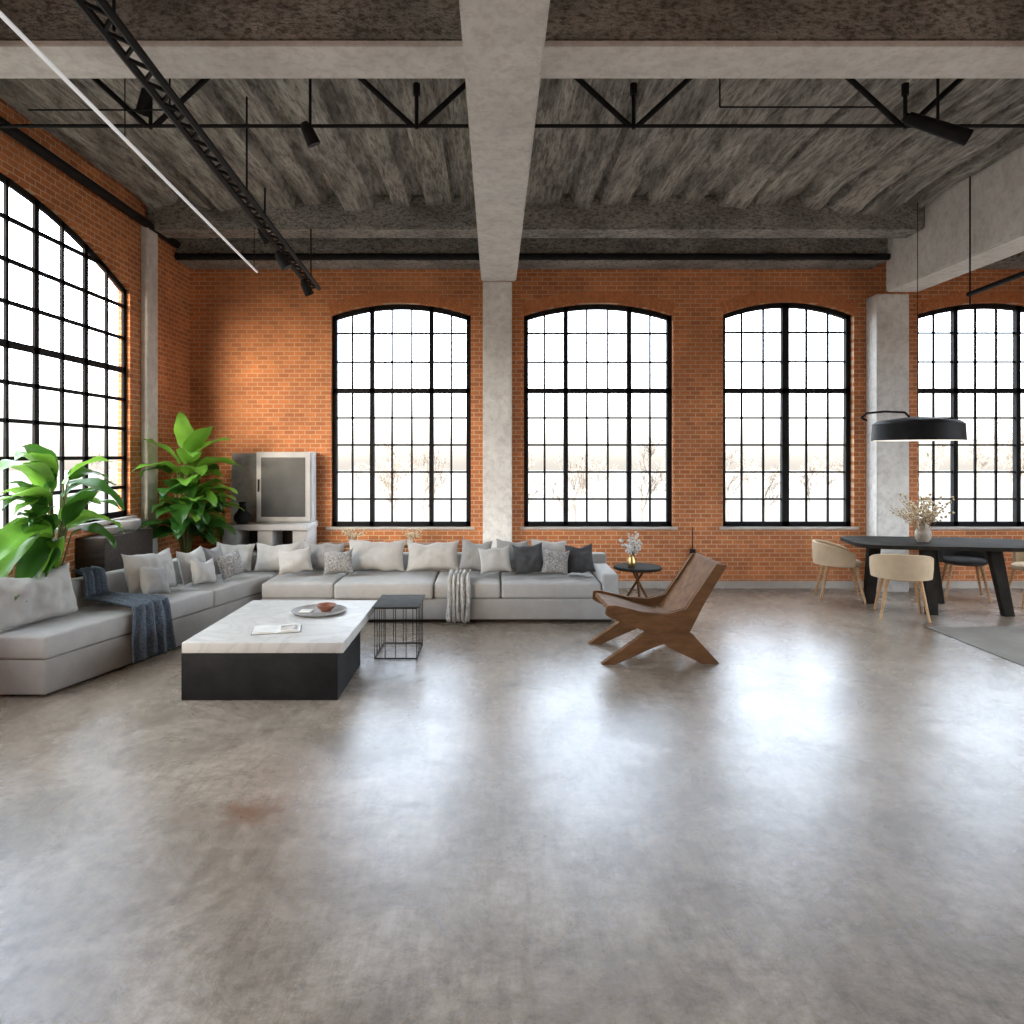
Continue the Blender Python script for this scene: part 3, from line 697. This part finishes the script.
vase((4.74,7.75,.74),1.2,M_ceram,'tan ceramic vase with dried pampas sprigs',.47,.36,46,M_dry,9,.016)
e=empty('pendant_lamp',(4.66,7.72,1.86),0,label='shallow black drum pendant lamp over the dining table',cat='pendant lamp')
latheobj('lamp_shade',[(.0,.26),(.08,.26),(.20,.245),(.40,.215),(.445,.18),(.455,.0),(.44,.0),(.43,.17),(0,.20)],M_black,parent=e,seg=40)
latheobj('diffuser',[(0,.0),(.437,.0),(.437,.01),(0,.01)],M_lampin,parent=e,seg=40)
tube('cable',[(0,0,.26),(0,0,2.72)],.004,M_black,parent=e)
latheobj('ceiling_canopy',[(0,2.70),(.06,2.70),(.06,2.74),(0,2.74)],M_black,parent=e)
pts=[(-.08,0,.25),(-.14,0,.31),(-.36,0,.32),(-.56,0,.30),(-.62,0,.25),(-.56,0,.22)]
tube('arm',pts,.012,M_black,parent=e)
box('area_rug',4.25,7.6,3.9,6.9,0,.008,M_rug,bev=.003,seg=1,label='flat grey area rug on the concrete floor',cat='rug')
e=empty('wall_socket',(2.52,8.93,0),label='small dark conduit with outlet box on the brick wall',cat='wall socket')
tube('conduit',[(0,0,.35),(0,0,.78)],.006,M_black,parent=e); box('outlet_box',-.03,.03,-.03,.02,.40,.50,M_black,parent=e)

# ------------------------------------------------------------------ outside
box('ground',-60,80,-40,90,-.45,-.3,M_snow,kind='structure')
def treemesh(seed,H,droop=0,depth=5):
    rn=random.Random(seed); bm=bmesh.new()
    def br(p,d,L_,r,k):
        q=p+d*L_; addtube(bm,p,q,r,r*.75,seg=3,cap=False)
        if k==0: return
        for _ in range(3 if k>1 else 5):
            nd=(d+Vector((rn.uniform(-.8,.8),rn.uniform(-.8,.8),rn.uniform(-.3-droop,.5-droop*.3)))).normalized()
            br(p+d*L_*rn.uniform(.25,1),nd,L_*rn.uniform(.6,.82),r*.72,k-1)
    br(Vector((0,0,0)),Vector((0,0,1)),H*.22,H*.008,depth)
    R_=max(math.hypot(v.co.x,v.co.y) for v in bm.verts)
    me=bpy.data.meshes.new('bare_tree'); bm.to_mesh(me); bm.free(); me.materials.append(M_tree); return me,R_
tm=[treemesh(1,3.0),treemesh(2,2.7),treemesh(3,4.6,.4),treemesh(5,3.3)]
rn=random.Random(4)
for row,(y,x0,x1) in enumerate(((16.5,-12.5,14),(20.5,-11,17),(24.5,-16,20),(28.5,-10,22),(32.5,-10,26))):
    x=x0+row*.9; i=row
    while x<x1:
        k=2 if (x/y>.6) else (0,1,3)[i%3]
        me,R_=tm[k]; s=min(1.3,1.75/R_)
        o=bpy.data.objects.new('bare_tree',me); COL.objects.link(o)
        hz=rn.uniform(.8,1.2) if k!=2 else 1.6
        o.location=(x,y,-.3); o.rotation_euler=(0,0,rn.uniform(0,6)); o.scale=(s,s,s*hz)
        o['label']='leafless tree outside the windows'; o['category']='tree'; o['group']='bare trees outside'
        x+=3.6; i+=1

# ------------------------------------------------------------------ light: hazy winter sky, creamy near the horizon
W_=bpy.data.worlds.new('World'); S.world=W_; W_.use_nodes=True
nt=W_.node_tree; bg=nt.nodes['Background']
tc=N(nt,'ShaderNodeTexCoord'); sp=N(nt,'ShaderNodeSeparateXYZ'); nt.links.new(tc.outputs['Generated'],sp.inputs[0])
mr=N(nt,'ShaderNodeMapRange'); mr.inputs['From Min'].default_value=-.02; mr.inputs['From Max'].default_value=.18; mr.inputs['To Min'].default_value=.90; mr.inputs['To Max'].default_value=11.0
mr.interpolation_type='SMOOTHSTEP'
nt.links.new(sp.outputs[2],mr.inputs[0]); nt.links.new(mr.outputs[0],bg.inputs[1])
r=N(nt,'ShaderNodeValToRGB'); r.color_ramp.elements[0].position=0; r.color_ramp.elements[1].position=.14
r.color_ramp.elements[0].color=(1.0,.93,.83,1); r.color_ramp.elements[1].color=(.80,.90,1.0,1)
nt.links.new(sp.outputs[2],r.inputs[0]); nt.links.new(r.outputs[0],bg.inputs[0])
sun=bpy.data.lights.new('sun','SUN'); sun.energy=7; sun.angle=math.radians(24); sun.color=(1,.80,.56)
so=bpy.data.objects.new('sun',sun); COL.objects.link(so)
so.rotation_euler=Vector((.85,2.45,-.5)).to_track_quat('-Z','Z').to_euler()

# ------------------------------------------------------------------ camera
cam=bpy.data.cameras.new('camera'); co=bpy.data.objects.new('camera',cam); COL.objects.link(co)
cam.sensor_width=36; cam.lens=36*700/1024; cam.clip_start=.05; cam.clip_end=300
co.location=(0,0,1.7); co.rotation_euler=(math.pi/2,0,0)
cam.shift_x=17/1024; cam.shift_y=-57/1024
S.camera=co
